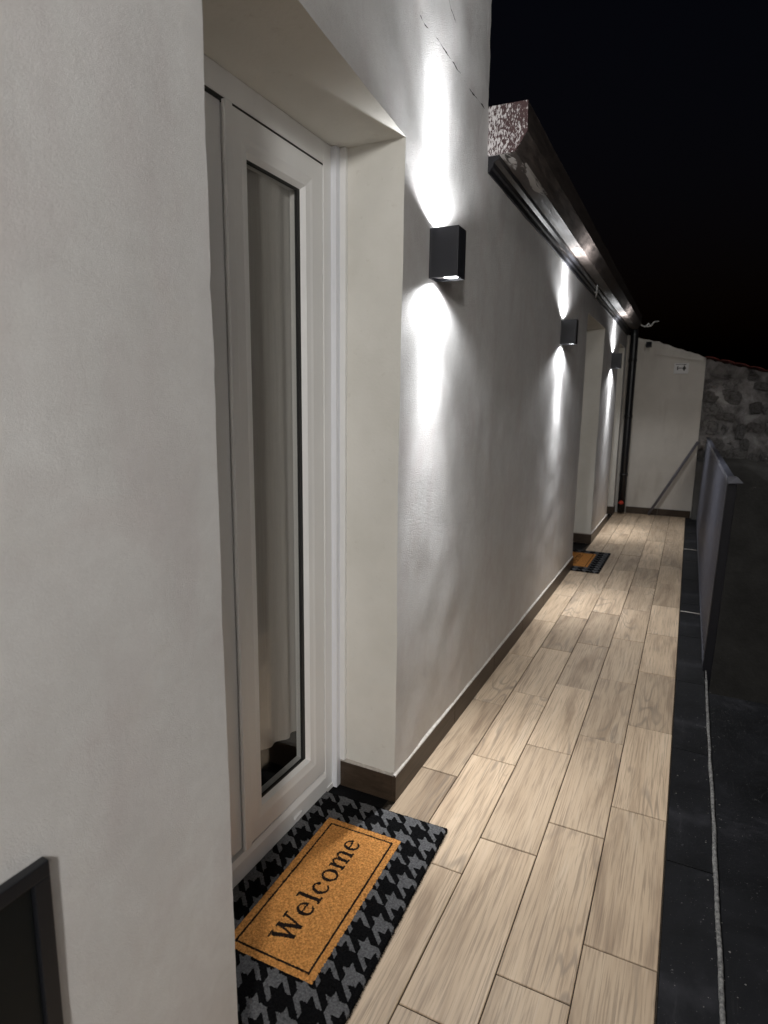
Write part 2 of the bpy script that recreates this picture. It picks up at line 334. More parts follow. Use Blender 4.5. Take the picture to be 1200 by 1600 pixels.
def b_cem(t, b):
    n = noise_n(t, coords(t), 2.5, 6, 0.65); t.links.new(ramp(t, n, [(0.3, (0.09, 0.088, 0.085)), (0.7, (0.15, 0.147, 0.142))]), b.inputs['Base Color']); bump(t, b, noise_n(t, coords(t), 30, 4), 0.01, 0.6)
M_cement = mat('old_grey_cement', (0.1, 0.1, 0.1), 0.95, spec=0.15, build=b_cem)
M_red = mat('red_plastic', (0.5, 0.04, 0.02), 0.4)
M_white = mat('white_plastic', (0.7, 0.7, 0.7), 0.5)
M_ink = mat('black_print', (0.02, 0.018, 0.018), 0.6)
M_meter = mat('black_gloss_panel', (0.007, 0.0085, 0.009), 0.38, spec=0.22)
M_meter_rim = mat('black_satin_rim', (0.009, 0.010, 0.013), 0.4)
M_crack = mat('crack_shadow_dirt', (0.03, 0.028, 0.025), 1.0, spec=0.0)
M_scuff = mat('brown_scuff', (0.20, 0.16, 0.13), 0.9, spec=0.1)
def b_fib(c0, c1, rough=0.9):
    def f(t, b):
        n = noise_n(t, coords(t), 150, 4, 0.75); g = noise_n(t, coords(t), 18, 4)
        a = mixc(t, g, tuple(c0), tuple(c1)); t.links.new(mixc(t, ramp(t, n, [(0.36, (0, 0, 0)), (0.64, (1, 1, 1))]), mixc(t, 0.5, a, tuple(x*0.5 for x in c0)), tuple(x*1.3 for x in c1)), b.inputs['Base Color'])
    return f
M_pblack = mat('black_pile', (0.008, 0.008, 0.009), 0.95, spec=0.04, build=b_fib((0.0030, 0.0030, 0.0035), (0.006, 0.006, 0.0065)))
M_pgrey = mat('grey_pile', (0.13, 0.13, 0.14), 0.95, spec=0.12, build=b_fib((0.070, 0.070, 0.074), (0.12, 0.12, 0.125)))
M_coir = mat('golden_coir', (0.36, 0.17, 0.05), 0.9, spec=0.15, build=b_fib((0.36, 0.155, 0.040), (0.60, 0.29, 0.085)))
M_pink = mat('black_coir_print', (0.012, 0.009, 0.008), 0.95, spec=0.1, build=b_fib((0.010, 0.007, 0.006), (0.018, 0.013, 0.011)))
M_leafbk = mat('rubber_backing', (0.01, 0.01, 0.01), 0.8)

# ================================================================== GROUND AND FLOORS
g = NB(); patch(g, (-400, -400, -3.2), (400, -400, -3.2), (400, 400, -3.2), (-400, 400, -3.2), 100); struct('ground', g, M_dark)
Y_END = 9.24
walk = struct('walkway', boxm(-0.02, 0.923, -3.2, Y_END+0.1, -0.25, -0.0045), M_grout)
# wood-look tiles, one object each, rows staggered as laid
TL, GAP = 0.665, 0.0033
rows = [(0.008, 0.163, 1.470), (0.163, 0.350, 1.652), (0.350, 0.5425, 1.840), (0.5425, 0.732, 2.028), (0.732, 0.9205, 1.560)]
tile_cache = {}
def tile_mesh(wd, ln):
    k = (round(wd, 4), round(ln, 3))
    if k not in tile_cache:
        bm = NB(); h = 0.0018; z0 = -0.012
        x0, x1, y0, y1 = -wd/2, wd/2, -ln/2, ln/2
        lo = [bm.verts.new(p) for p in ((x0, y0, z0), (x1, y0, z0), (x1, y1, z0), (x0, y1, z0))]
        md = [bm.verts.new(p) for p in ((x0, y0, -h), (x1, y0, -h), (x1, y1, -h), (x0, y1, -h))]
        tp = [bm.verts.new(p) for p in ((x0+h, y0+h, 0), (x1-h, y0+h, 0), (x1-h, y1-h, 0), (x0+h, y1-h, 0))]
        for A, B in ((lo, md), (md, tp)):
            for i in range(4): bm.faces.new([A[i], A[(i+1) % 4], B[(i+1) % 4], B[i]])
        bm.faces.new(tp)
        me = bpy.data.meshes.new('floor_tile'); bm.to_mesh(me); bm.free(); me.materials.append(M_tile); tile_cache[k] = me
    return tile_cache[k]
def tile(x0, x1, y0, y1, parent, mt=None, name='floor_tile'):
    o = obj(name, tile_mesh(x1-x0-GAP, y1-y0-GAP*1.5), None, parent)
    o.location = ((x0+x1)/2, (y0+y1)/2, random.uniform(-0.0007, 0.0007))
    o.rotation_euler = (random.uniform(-0.0015, 0.0015), random.uniform(-0.002, 0.002), random.uniform(-0.0012, 0.0012))
    return o
for x0, x1, off in rows:
    y = off - TL*6
    while y < Y_END:
        a, b_ = max(y, -2.6), min(y+TL, Y_END-0.008)
        if b_-a > 0.05: tile(x0, x1, a, b_, walk)
        y += TL
# black border strip with its own tiles
strip = struct('border_strip', boxm(0.9235, 1.064, -3.2, Y_END+0.1, -0.25, -0.009), M_grout)
y = -2.52
bt = None
while y < Y_END:
    b_ = min(y+0.757, Y_END-0.005)
    me = boxm(0.9245, 1.0625, -0.757/2+0.002, 0.757/2-0.002, -0.03, -0.004, 0.0015) if bt is None else bt
    o = obj('black_tile', me, M_black, strip); bt = o.data; o.location = (0, y+0.757/2, random.uniform(-0.0006, 0.0006)); y += 0.757
for yj in (4.83, 7.10):
    b = NB(); tube(b, [(0.926+0.138*i/6, yj+0.004*math.sin(i), -0.0035) for i in range(7)], 0.0035, 5); obj('joint_mortar', b, M_caulk, strip)
# wavy bead of pale mortar along the strip
b = NB(); pts = []; rad = []
yy = -1.2
while yy < 8.9:
    wv = 0.006*noise.noise(Vector((yy*0.9, 3, 0))) + 0.0025*noise.noise(Vector((yy*5, 8, 0)))
    pts.append((1.0695+wv, yy, -0.002)); k = 1 if yy < 3.6 else 0.55
    rad.append((0.0068+0.002*noise.noise(Vector((yy*7, 0, 4)))+0.0018*noise.noise(Vector((yy*40, 0, 9))))*k); yy += 0.018
tube(b, pts, rad, 8)
def b_bead(t, b):
    n = noise_n(t, coords(t), 70, 4, 0.7); t.links.new(ramp(t, n, [(0.35, (0.07, 0.07, 0.07)), (0.66, (0.27, 0.265, 0.255))]), b.inputs['Base Color']); bump(t, b, n, 0.004, 0.8)
obj('mortar_bead', b, mat('grey_mortar', (0.12, 0.12, 0.12), 0.95, spec=0.15, build=b_bead), strip)
# crumbs of mortar and grit left beside the bead
b = NB()
for _ in range(230):
    yy = random.uniform(0.9, 4.2); side = random.gauss(0, 0.018) if random.random() < 0.6 else random.uniform(-0.13, 0.5)
    r_ = random.uniform(0.0008, 0.0022) if random.random() < 0.9 else random.uniform(0.002, 0.0038)
    x = 1.0695+side; z_ = (-0.004 if x < 1.062 else -0.008)+r_*0.5
    v6 = [b.verts.new((x+dx*r_*random.uniform(.7, 1.3), yy+dy*r_*random.uniform(.7, 1.3), z_+dz*r_*0.8)) for dx, dy, dz in ((1,0,0),(0,1,0),(-1,0,0),(0,-1,0),(0,0,1),(0,0,-1))]
    for i in range(4): b.faces.new([v6[i], v6[(i+1) % 4], v6[4]]); b.faces.new([v6[(i+1) % 4], v6[i], v6[5]])
obj('mortar_crumbs', b, M_crumb, strip, kind='stuff')
terr = struct('terrace', boxm(1.0655, 6.0, -6.0, 3.45, -0.25, -0.008), M_black)
yard = struct('lower_yard', boxm(1.0655, 6.0, 3.455, 14.0, -3.1, -2.6), M_dark)

# ================================================================== HOUSE
house = thing('house', 'long white rough-plastered house with recessed doors along the walkway', 'house')
ZT = 4.6; D = 0.30; YK = 2.70
OPEN = [(0.80, 1.888, 2.276), (5.715, 6.870, 2.265), (8.30, 9.04, 2.262)]     # near y, far y, head z
NX, NY = 0.100, 0.876                                                          # the thicker near wall ends here
st = 0.03
b = NB(); patch(b, (NX, -3.2, -0.01), (NX, NY, -0.01), (NX, NY, 2.2775), (NX, -3.2, 2.2775), 0.026)
patch(b, (NX, -3.2, 2.2775), (NX, NY, 2.2775), (NX, NY, ZT), (NX, -3.2, ZT), 0.06)
obj('near_wall', plaster(b), M_plaster_near, house)
b = NB(); patch(b, (NX, NY, 2.276), (0, 1.888, 2.276), (0, 1.888, ZT), (NX, NY, ZT), st)
patch(b, (0, 1.888, 2.276), (0, YK, 2.276), (0, YK, ZT), (0, 1.888, ZT), st)
bmesh.ops.remove_doubles(b, verts=b.verts, dist=0.0005)
for v in b.verts:                                                              # ragged outer corner of the taller part
    if abs(v.co.y-YK) < 0.002:
        q = abs(noise.noise(Vector((v.co.z*9, 2, 1))))*0.022 + noise.noise(Vector((v.co.z*30, 5, 1)))*0.008
        v.co.y += 0.012 - q
obj('upper_wall', plaster(b), M_plaster, house)
b = NB(); patch(b, (0, YK-0.03, 2.276), (-0.6, YK-0.03, 2.276), (-0.6, YK-0.03, ZT), (0, YK-0.03, ZT), 0.1); obj('gable_side', b, M_plaster, house)
b = NB()
patch(b, (0, 1.888, -0.01), (0, YK, -0.01), (0, YK, 2.276), (0, 1.888, 2.276), st)
patch(b, (0, YK, -0.01), (0, 5.715, -0.01), (0, 5.715, 2.276), (0, YK, 2.276), st)
patch(b, (0, YK, 2.276), (0, 5.715, 2.276), (0, 5.715, 2.66), (0, YK, 2.66), st)
patch(b, (0, 5.715, 2.265), (0, 6.87, 2.265), (0, 6.87, 2.66), (0, 5.715, 2.66), 0.05)
patch(b, (0, 6.87, -0.01), (0, 8.30, -0.01), (0, 8.30, 2.66), (0, 6.87, 2.66), 0.05)
patch(b, (0, 8.30, 2.262), (0, 9.04, 2.262), (0, 9.04, 2.66), (0, 8.30, 2.66), 0.06)
patch(b, (0, 9.04, -0.01), (0, Y_END+0.1, -0.01), (0, Y_END+0.1, 2.66), (0, 9.04, 2.66), 0.06)
obj('wall', plaster(b), M_plaster, house)
for i, (ya, yb, zt) in enumerate(OPEN):                                         # smooth cream reveals
    fx = NX if i == 0 else 0.0; fy = NY if i == 0 else ya
    b = NB(); patch(b, (0, yb, -0.01), (-D, yb, -0.01), (-D, yb, zt), (0, yb, zt), st); obj('far_reveal', plaster(b), M_reveal, house)
    b = NB(); patch(b, (-D, ya, -0.01), (fx, fy, -0.01), (fx, fy, zt+0.0015*(i == 0)), (-D, ya, zt+0.0015*(i == 0)), st if i else 0.026); obj('near_reveal', plaster(b), M_reveal, house)
    b = NB(); patch(b, (fx, fy, zt), (0, yb, zt), (-D, yb, zt), (-D, ya, zt), st); bm_ = plaster(b); obj('soffit', bm_, M_reveal, house)
    obj('threshold', boxm(-D, 0.006, ya-0.05*(i == 0), yb+0.0, -0.25, -0.006), M_black, house)
# a body behind the facade keeps the rooms dark
obj('room', boxm(-2.2, -2.1, -3.2, Y_END, -0.2, 2.6), M_interior, house)
obj('room_floor', boxm(-2.1, -D-0.001, -3.2, Y_END, -0.2, -0.01), M_interior, house)
obj('room_ceiling', boxm(-2.1, -D-0.001, -3.2, Y_END, 2.5, 2.58), M_interior, house)
# skirting tiles
def skirt(p0, p1, nrm, parent, h=0.100, th=0.011, ln=0.66):
    p0, p1 = Vector(p0), Vector(p1); d = p1-p0; n = max(1, math.ceil(d.length/ln)); d /= n; nn = Vector(nrm)
    for i in range(n):
        a = p0+d*i+d.normalized()*0.001; c = p0+d*(i+1)-d.normalized()*0.001
        bm = NB(); vs_ = []
        for (q, k) in ((a, -0.012), (c, -0.012), (c, th), (a, th)):
            for z in (-0.003, h+random.uniform(-0.0012, 0.0012)*0): vs_.append(bm.verts.new(q+nn*k+Vector((0, 0, z))))
        for f in ((0, 2, 4, 6), (1, 7, 5, 3), (0, 1, 3, 2), (2, 3, 5, 4), (4, 5, 7, 6), (6, 7, 1, 0)): bm.faces.new([vs_[j] for j in f])
        bmesh.ops.recalc_face_normals(bm, faces=bm.faces)
        bmesh.ops.bevel(bm, geom=list(bm.edges), offset=0.0012, segments=1, affect='EDGES')
        obj('skirting_tile', bm, M_skirt, parent)
    # pale mortar fillet smeared along the top of the tiles
    bm = NB(); L = (p1-p0).length; k = max(3, int(L/0.03)); A = []; t_ = (p1-p0).normalized()
    for i in range(k+1):
        q = p0+(p1-p0)*(i/k); j = 0.004*noise.noise(q*9)+0.0025*noise.noise(q*33)
        o_ = th-0.0012+j*0.25
        A.append([bm.verts.new(q+nn*o_+Vector((0, 0, h-0.001))), bm.verts.new(q+nn*(o_-0.001)+Vector((0, 0, h+0.004+abs(j)*0.5))), bm.verts.new(q+nn*-0.006+Vector((0, 0, h+0.012+j)))])
    for P, Q in zip(A, A[1:]):
        for i in range(2): bm.faces.new([P[i], Q[i], Q[i+1], P[i+1]])
    bmesh.ops.recalc_face_normals(bm, faces=bm.faces)
    obj('mortar_fillet', bm, M_caulk, parent)
skirt((0, 1.877, 0), (0, 5.726, 0), (1, 0, 0), house)
skirt((-0.235, 1.888, 0), (0.0, 1.888, 0), (0, -1, 0), house)
skirt((0, 6.859, 0), (0, 8.311, 0), (1, 0, 0), house); skirt((-0.235, 6.87, 0), (0, 6.87, 0), (0, -1, 0), house)
skirt((0, 9.029, 0), (0, 9.226, 0), (1, 0, 0), house); skirt((-0.235, 9.04, 0), (0, 9.04, 0), (0, -1, 0), house)
skirt((NX, -3.1, 0), (NX, NY, 0), (1, 0, 0), house)
# cracks and scuffs in the plaster
def ribbon(pts, wd, mt, name):
    bm = NB(); prev = None; n = 14
    P = []
    for a, c in zip(pts, pts[1:]):
        for i in range(n): P.append(Vector(a).lerp(Vector(c), i/n))
    for i, q in enumerate(P):
        q = q + Vector((0, 0, 0.006*noise.noise(q*22)+0.003*noise.noise(q*70)))
        wdt = max(0.0, wd*(0.55+1.6*noise.noise(q*13)+0.8*noise.noise(q*60)))
        t_ = 0.0016 + wob(Vector((0, q.y, q.z))) 
        a = bm.verts.new((q.x+t_, q.y, q.z+wdt/2)); c = bm.verts.new((q.x+t_, q.y, q.z-wdt/2-0.0001))
        if prev and (wdt > 0 or pw > 0): bm.faces.new([prev[0], prev[1], c, a])
        prev = (a, c); pw = wdt
    obj(name, bm, mt, house)
ribbon([(0, 1.955, 2.668), (0, 2.02, 2.655), (0, 2.08, 2.661), (0, 2.217, 2.663), (0, 2.368, 2.662), (0, 2.445, 2.650), (0, 2.576, 2.657), (0, 2.66, 2.66)], 0.0052, M_crack, 'crack')
ribbon([(0, 2.20, 2.86), (0, 2.25, 2.82), (0, 2.31, 2.80)], 0.004, M_crack, 'crack')
# eave: boxed timber beam, black moulded gutter under it, end face with flaking paint
roof = obj('roof', prism_y(NB(), [(-0.06, 2.692), (-0.06, 2.712), (-3.2, 3.55), (-3.2, 3.52)], YK+0.02, Y_END+0.2), M_terra, house)
Y0 = 2.722
b = prism_y(NB(), [(-0.02, 2.690), (-0.02, 2.502), (0.121, 2.504), (0.171, 2.574), (0.168, 2.686)], Y0, 9.16, caps=False)
for f in list(b.faces):
    pass
bmesh.ops.subdivide_edges(b, edges=[e for e in b.edges if abs(e.verts[0].co.y-e.verts[1].co.y) > 1], cuts=150)
for v in b.verts:
    v.co.z += 0.003*noise.noise(Vector((v.co.x*9, v.co.y*1.3, 5))); v.co.x += 0.002*noise.noise(Vector((v.co.z*9, v.co.y*2, 7)))
obj('eave_beam', b, M_fascia, roof)
b = NB(); fv = [b.verts.new(p) for p in [(-0.02, Y0-0.004, 2.692), (0.166, Y0-0.004, 2.688), (0.170, Y0-0.004, 2.574), (0.121, Y0-0.004, 2.502), (-0.02, Y0-0.004, 2.500)]]
b.faces.new(fv); e2 = bmesh.ops.extrude_face_region(b, geom=list(b.faces)); bmesh.ops.translate(b, verts=[v for v in e2['geom'] if isinstance(v, bmesh.types.BMVert)], vec=(0, 0.008, 0)); bmesh.ops.recalc_face_normals(b, faces=b.faces)
obj('beam_end', b, M_speck, roof)
b = NB(); fv = [b.verts.new(p) for p in [(-0.02, 9.158, 2.69), (0.168, 9.158, 2.686), (0.171, 9.158, 2.574), (0.121, 9.158, 2.504), (-0.02, 9.158, 2.502)]]; b.faces.new(fv[::-1]); obj('beam_end', b, M_fascia, roof)
obj('gutter', prism_y(NB(), [(-0.01, 2.503), (-0.01, 2.436), (0.010, 2.436), (0.018, 2.452), (0.026, 2.458), (0.030, 2.476), (0.047, 2.484), (0.050, 2.503)], Y0+0.004, 9.17), M_gutter, roof)
# downpipe in the far corner
b = NB(); tube(b, [(0.075, 9.125, 2.60), (0.10, 9.125, 2.45), (0.10, 9.125, 2.3), (0.10, 9.125, 1.0), (0.10, 9.125, 0.02)], 0.05, 14)
dp = obj('downpipe', b, M_gutter, roof)
for z in (0.55, 1.35, 2.1):
    b = NB(); tube(b, [(0.10, 9.125, z-0.018), (0.10, 9.125, z+0.018)], 0.055, 14); obj('pipe_collar', b, M_gutter, dp)

# ------------------------------------------------------------------ double-leaf doors
def build_door(parent, dy, ya, yb, zt):
    fx = -0.245
    fr = NB()                                                  # fixed frame: head, sill and two posts with a stepped profile
    box(fr, -0.33, fx, yb-0.085, yb-0.0005, 0.02, zt-0.0005, 0.003); box(fr, -0.33, fx, ya+0.0005, ya+0.085, 0.02, zt-0.0005, 0.003)
    box(fr, -0.33, fx-0.0005, ya+0.085, yb-0.085, zt-0.068, zt-0.0008, 0.003)
    prism_y(fr, [(-0.33, 0.002), (fx+0.004, 0.002), (fx+0.004, 0.070), (fx-0.005, 0.086), (-0.33, 0.090)], ya+0.085, yb-0.0855)
    box(fr, -0.33, fx+0.004, yb-0.085, yb-0.0008, 0.002, 0.0205, 0.001); box(fr, -0.33, fx+0.004, ya+0.0005, ya+0.085, 0.002, 0.0205, 0.001)
    d = obj('door', fr, M_pvc, parent)
    # cover strips between the post and the masonry
    obj('trim_strip', boxm(fx-0.001, fx+0.020, yb-0.040, yb-0.001, 0.002, zt-0.001, 0.003), M_pvc_cool, d)
    obj('trim_strip', boxm(fx+0.0195, fx+0.042, yb-0.017, yb-0.001, 0.11, zt-0.001, 0.003), M_pvc, d)
    obj('drain_cap', boxm(fx+0.003, fx+0.010, yb-0.30, yb-0.255, 0.030, 0.040, 0.002), M_white, d)
    mid = (ya+yb)/2-0.005
    for k, (a, c) in enumerate(((mid+0.002, yb-0.090), (ya+0.090, mid-0.006))):
        z0, z1 = 0.096, zt-0.074; sw = 0.098; sx = fx-0.012 + (0.010 if k == 0 else -0.002)
        s = NB()                                               # sash: four mitred members, moulded towards the glass
        prof = [(0.0, -0.058), (0.0, 0.0), (sw-0.040, 0.0), (sw-0.030, -0.003), (sw-0.012, -0.006), (sw, -0.020), (sw, -0.058)]
        loops = []
        for (w_, dx) in prof:
            loops.append([s.verts.new((sx+dx, yq, zq)) for yq, zq in ((a+w_, z0+w_), (c-w_, z0+w_), (c-w_, z1-w_), (a+w_, z1-w_))])
        for A, B in zip(loops, loops[1:]):
            for i in range(4): s.faces.new([A[i], A[(i+1) % 4], B[(i+1) % 4], B[i]])
        bmesh.ops.recalc_face_normals(s, faces=s.faces)
        obj('sash', s, M_pvc, d)
        gk = NB()
        for (y0_, y1_, zz0, zz1) in ((a+sw-0.002, c-sw+0.002, z0+sw-0.002, z0+sw+0.006), (a+sw-0.002, c-sw+0.002, z1-sw-0.006, z1-sw+0.002), (a+sw-0.002, a+sw+0.006, z0+sw+0.006, z1-sw-0.006), (c-sw-0.015, c-sw+0.002, z0+sw+0.006, z1-sw-0.006)):
            box(gk, sx-0.030, sx-0.0205, y0_, y1_, zz0, zz1)
        obj('seal', gk, M_seal, d)
        obj('glass_pane', boxm(sx-0.034, sx-0.0305, a+sw-0.004, c-sw+0.004, z0+sw-0.004, z1-sw+0.004), M_glass, d)
        if k == 0: obj('cover_bead', boxm(sx-0.001, sx+0.011, a-0.016, a+0.014, z0, z1, 0.003), M_pvc, d)
        # curtain hanging behind the pane, with soft folds
        cu = NB(); n = 60; gA = []
        for i in range(n+1):
            yq = a+0.03+(c-a-0.06)*i/n
            dx = 0.008*math.sin(yq*70)+0.005*math.sin(yq*31+1) - 0.018*max(0, (i/n-0.86)/0.14)
            gA.append([cu.verts.new((sx-0.062+dx*(0.4+0.6*(1-j/8)), yq, (0.33-0.05*(i/n)) + (z1-0.02-0.33)*j/8)) for j in range(9)])
        for A, B in zip(gA, gA[1:]):
            for j in range(8): f = cu.faces.new([A[j], B[j], B[j+1], A[j+1]]); f.smooth = True
        obj('curtain', cu, M_curtain, d)
    obj('meeting_gap', boxm(-0.32, fx-0.045, mid-0.006, mid+0.002, 0.097, zt-0.075), M_seal, d)
    hd = NB(); box(hd, fx-0.0475, fx-0.0015, ya+0.086, yb-0.086, zt-0.0735, zt-0.0685); obj('seal', hd, M_seal, d)
    return d
for (ya, yb, zt) in OPEN: build_door(house, 0, ya, yb, zt)

# ================================================================== WALL LAMPS
P_CORE, P_BEAM, P_WIDE = 84.0, 88.0, 16.0
def build_lamp(label):
    L = thing('wall_lamp', label, 'wall lamp', group='box lamps lighting the wall up and down')
    hw, hz, dp_, t_ = 0.040, 0.083, 0.104, 0.004
    b = NB()
    box(b, dp_-t_, dp_, -hw, hw, -hz, hz, 0.001); box(b, -0.004, t_, -hw, hw, -hz, hz, 0.001)
    box(b, t_-0.0005, dp_-t_+0.0005, -hw+0.0003, -hw+t_, -hz+0.0003, hz-0.0003); box(b, t_-0.0005, dp_-t_+0.0005, hw-t_, hw-0.0003, -hz+0.0003, hz-0.0003)
    obj('housing', b, M_anth, L)
    for s in (1, -1):
        z = s*(hz-0.010)
        obj('diffuser_plate', boxm(t_+0.0003, dp_-t_-0.0003, -hw+t_+0.0003, hw-t_-0.0003, min(z, z-s*0.004), max(z, z-s*0.004)), M_plate, L)
        b = NB(); bmesh.ops.create_cone(b, cap_ends=True, segments=28, radius1=0.026, radius2=0.026, depth=0.004, matrix=Matrix.Translation((0.066, 0, z+s*0.0025)))
        obj('led_lens', b, M_led, L)
        for nm, en, ang, bl, tl, rad in (('core', P_CORE, 42, 1.0, R(-1.5), 0.014), ('beam', P_BEAM, 96, 1.0, R(-24), 0.014), ('spill', P_WIDE, 152, 0.45, 0.0, 0.010)):
            ld = bpy.data.lights.new(nm, 'SPOT'); ld.energy = en; ld.spot_size = R(ang); ld.spot_blend = bl; ld.shadow_soft_size = rad; ld.color = (0.97, 0.985, 1.0)
            lo = bpy.data.objects.new(nm, ld); C.objects.link(lo); lo.parent = L; lo.location = (0.052, 0, s*(hz+0.002))
            lo.rotation_euler = (0, tl if s < 0 else math.pi-tl, 0)
    return L
lamp = build_lamp('dark grey box wall lamp nearest the camera, beside the first door')
lamp.location = (0.002, 2.148, 1.980)
dup(lamp, (0.002, 4.585, 1.978), 0, 'dark grey box wall lamp in the middle, before the second door')
dup(lamp, (0.002, 7.64, 1.992), 0, 'small far dark grey box wall lamp between second and third door')

# ================================================================== DOORMATS
MX, MY = 0.258, 0.427                                   # half sizes; local +y runs along the walkway
PX0, PX1, PY = -0.140, 0.138, 0.287
def ring_in(t, s, cx, cy, rx, ry, irx, iry, dx=0.0):
    return ((t-cx)/rx)**2+((s-cy)/ry)**2 <= 1 and ((t-cx-dx)/irx)**2+((s-cy)/iry)**2 >= 1
def seg_in(t, s, x0, y0, x1, y1, w_):                  # slanted stroke with flat ends
    if not (min(y0, y1) <= s <= max(y0, y1)): return False
    k = (s-y0)/(y1-y0); return abs(t-(x0+(x1-x0)*k)) <= w_/2
def rect_in(t, s, x0, x1, y0, y1): return x0 <= t <= x1 and y0 <= s <= y1
def L_e(t, s):
    if rect_in(t, s, 0.14, 0.80, 0.53, 0.62): return True
    if not ring_in(t, s, 0.47, 0.5, 0.47, 0.53, 0.30, 0.44, 0.03): return False
    return not (t > 0.5 and 0.20 < s < 0.53)
def L_c(t, s):
    if (t-0.74)**2+(s-0.80)**2 < 0.012: return True
    if not ring_in(t, s, 0.47, 0.5, 0.47, 0.53, 0.31, 0.44, 0.04): return False
    return not (t > 0.52 and 0.22 < s < 0.78)
def L_o(t, s): return ring_in(t, s, 0.52, 0.5, 0.52, 0.53, 0.32, 0.44)
def L_l(t, s): return rect_in(t, s, 0.16, 0.36, 0, 1.55) or rect_in(t, s, 0.0, 0.52, 0, 0.08) or rect_in(t, s, 0.0, 0.3, 1.47, 1.55)
def L_m(t, s):
    for x in (0.12, 0.74, 1.36):
        if rect_in(t, s, x, x+0.19, 0, 0.74 if x > 0.2 else 1.0) or rect_in(t, s, x-0.12, x+0.31, 0, 0.08): return True
    if rect_in(t, s, 0.0, 0.25, 0.92, 1.0): return True
    for x in (0.62, 1.24):
        if s > 0.62 and ((t-x)/0.31)**2+((s-0.66)/0.36)**2 <= 1 and ((t-x+0.03)/0.21)**2+((s-0.62)/0.27)**2 >= 1: return True
    return False
def L_W(t, s):
    return (seg_in(t, s, 0.22, 1.42, 0.60, 0.0, 0.24) or seg_in(t, s, 0.60, 0.0, 0.98, 1.42, 0.10) or seg_in(t, s, 0.93, 1.42, 1.32, 0.0, 0.24)
            or seg_in(t, s, 1.32, 0.0, 1.72, 1.42, 0.10) or rect_in(t, s, 0.0, 0.48, 1.34, 1.42) or rect_in(t, s, 0.76, 1.12, 1.34, 1.42) or rect_in(t, s, 1.5, 1.96, 1.34, 1.42))
WORD = []; tx = 0
for fn, wd in ((L_W, 1.90), (L_e, 0.94), (L_l, 0.52), (L_c, 0.94), (L_o, 1.04), (L_m, 1.67), (L_e, 0.94)):
    WORD.append((fn, tx, wd)); tx += wd + 0.17
XH = 0.435/(tx-0.17); T0, S0 = -0.215, 0.022
P_ = 0.088
def klass(x, y):                                        # 0 black pile, 1 grey pile, 2 coir, 3 print
    jx = x + 0.0011*noise.noise(Vector((x*160, y*160, 0))); jy = y + 0.0011*noise.noise(Vector((x*160, y*160, 7)))
    py = jy-0.014
    if PX0 < jx < PX1 and abs(py) < PY:
        e = min(jx-PX0, PX1-jx, PY-abs(py))
        if 0.020 < e < 0.0262: return 3
        t, s = (py-T0)/XH, (S0-jx)/XH
        if -0.1 < s < 1.7:
            for fn, x0, wd in WORD:
                if -0.05 <= t-x0 <= wd+0.1 and any(fn(t-x0+da, s+db) for da, db in ((0, 0), (0.022, 0), (-0.022, 0), (0, 0.022), (0, -0.022))): return 3
        return 2
    for ox, oy in ((0, 0), (0.0022, 0), (-0.0022, 0), (0, 0.0022), (0, -0.0022)):     # grey figures shrunk a little, as trodden pile
        u, v = (jx+ox+0.02)/P_*8, (jy+oy+0.015)/P_*8
        a = math.floor(u/4) % 2; c = math.floor(v/4) % 2
        if not (a if ((u+v)/4) % 1.0 < 0.5 else c): return 0
    return 1
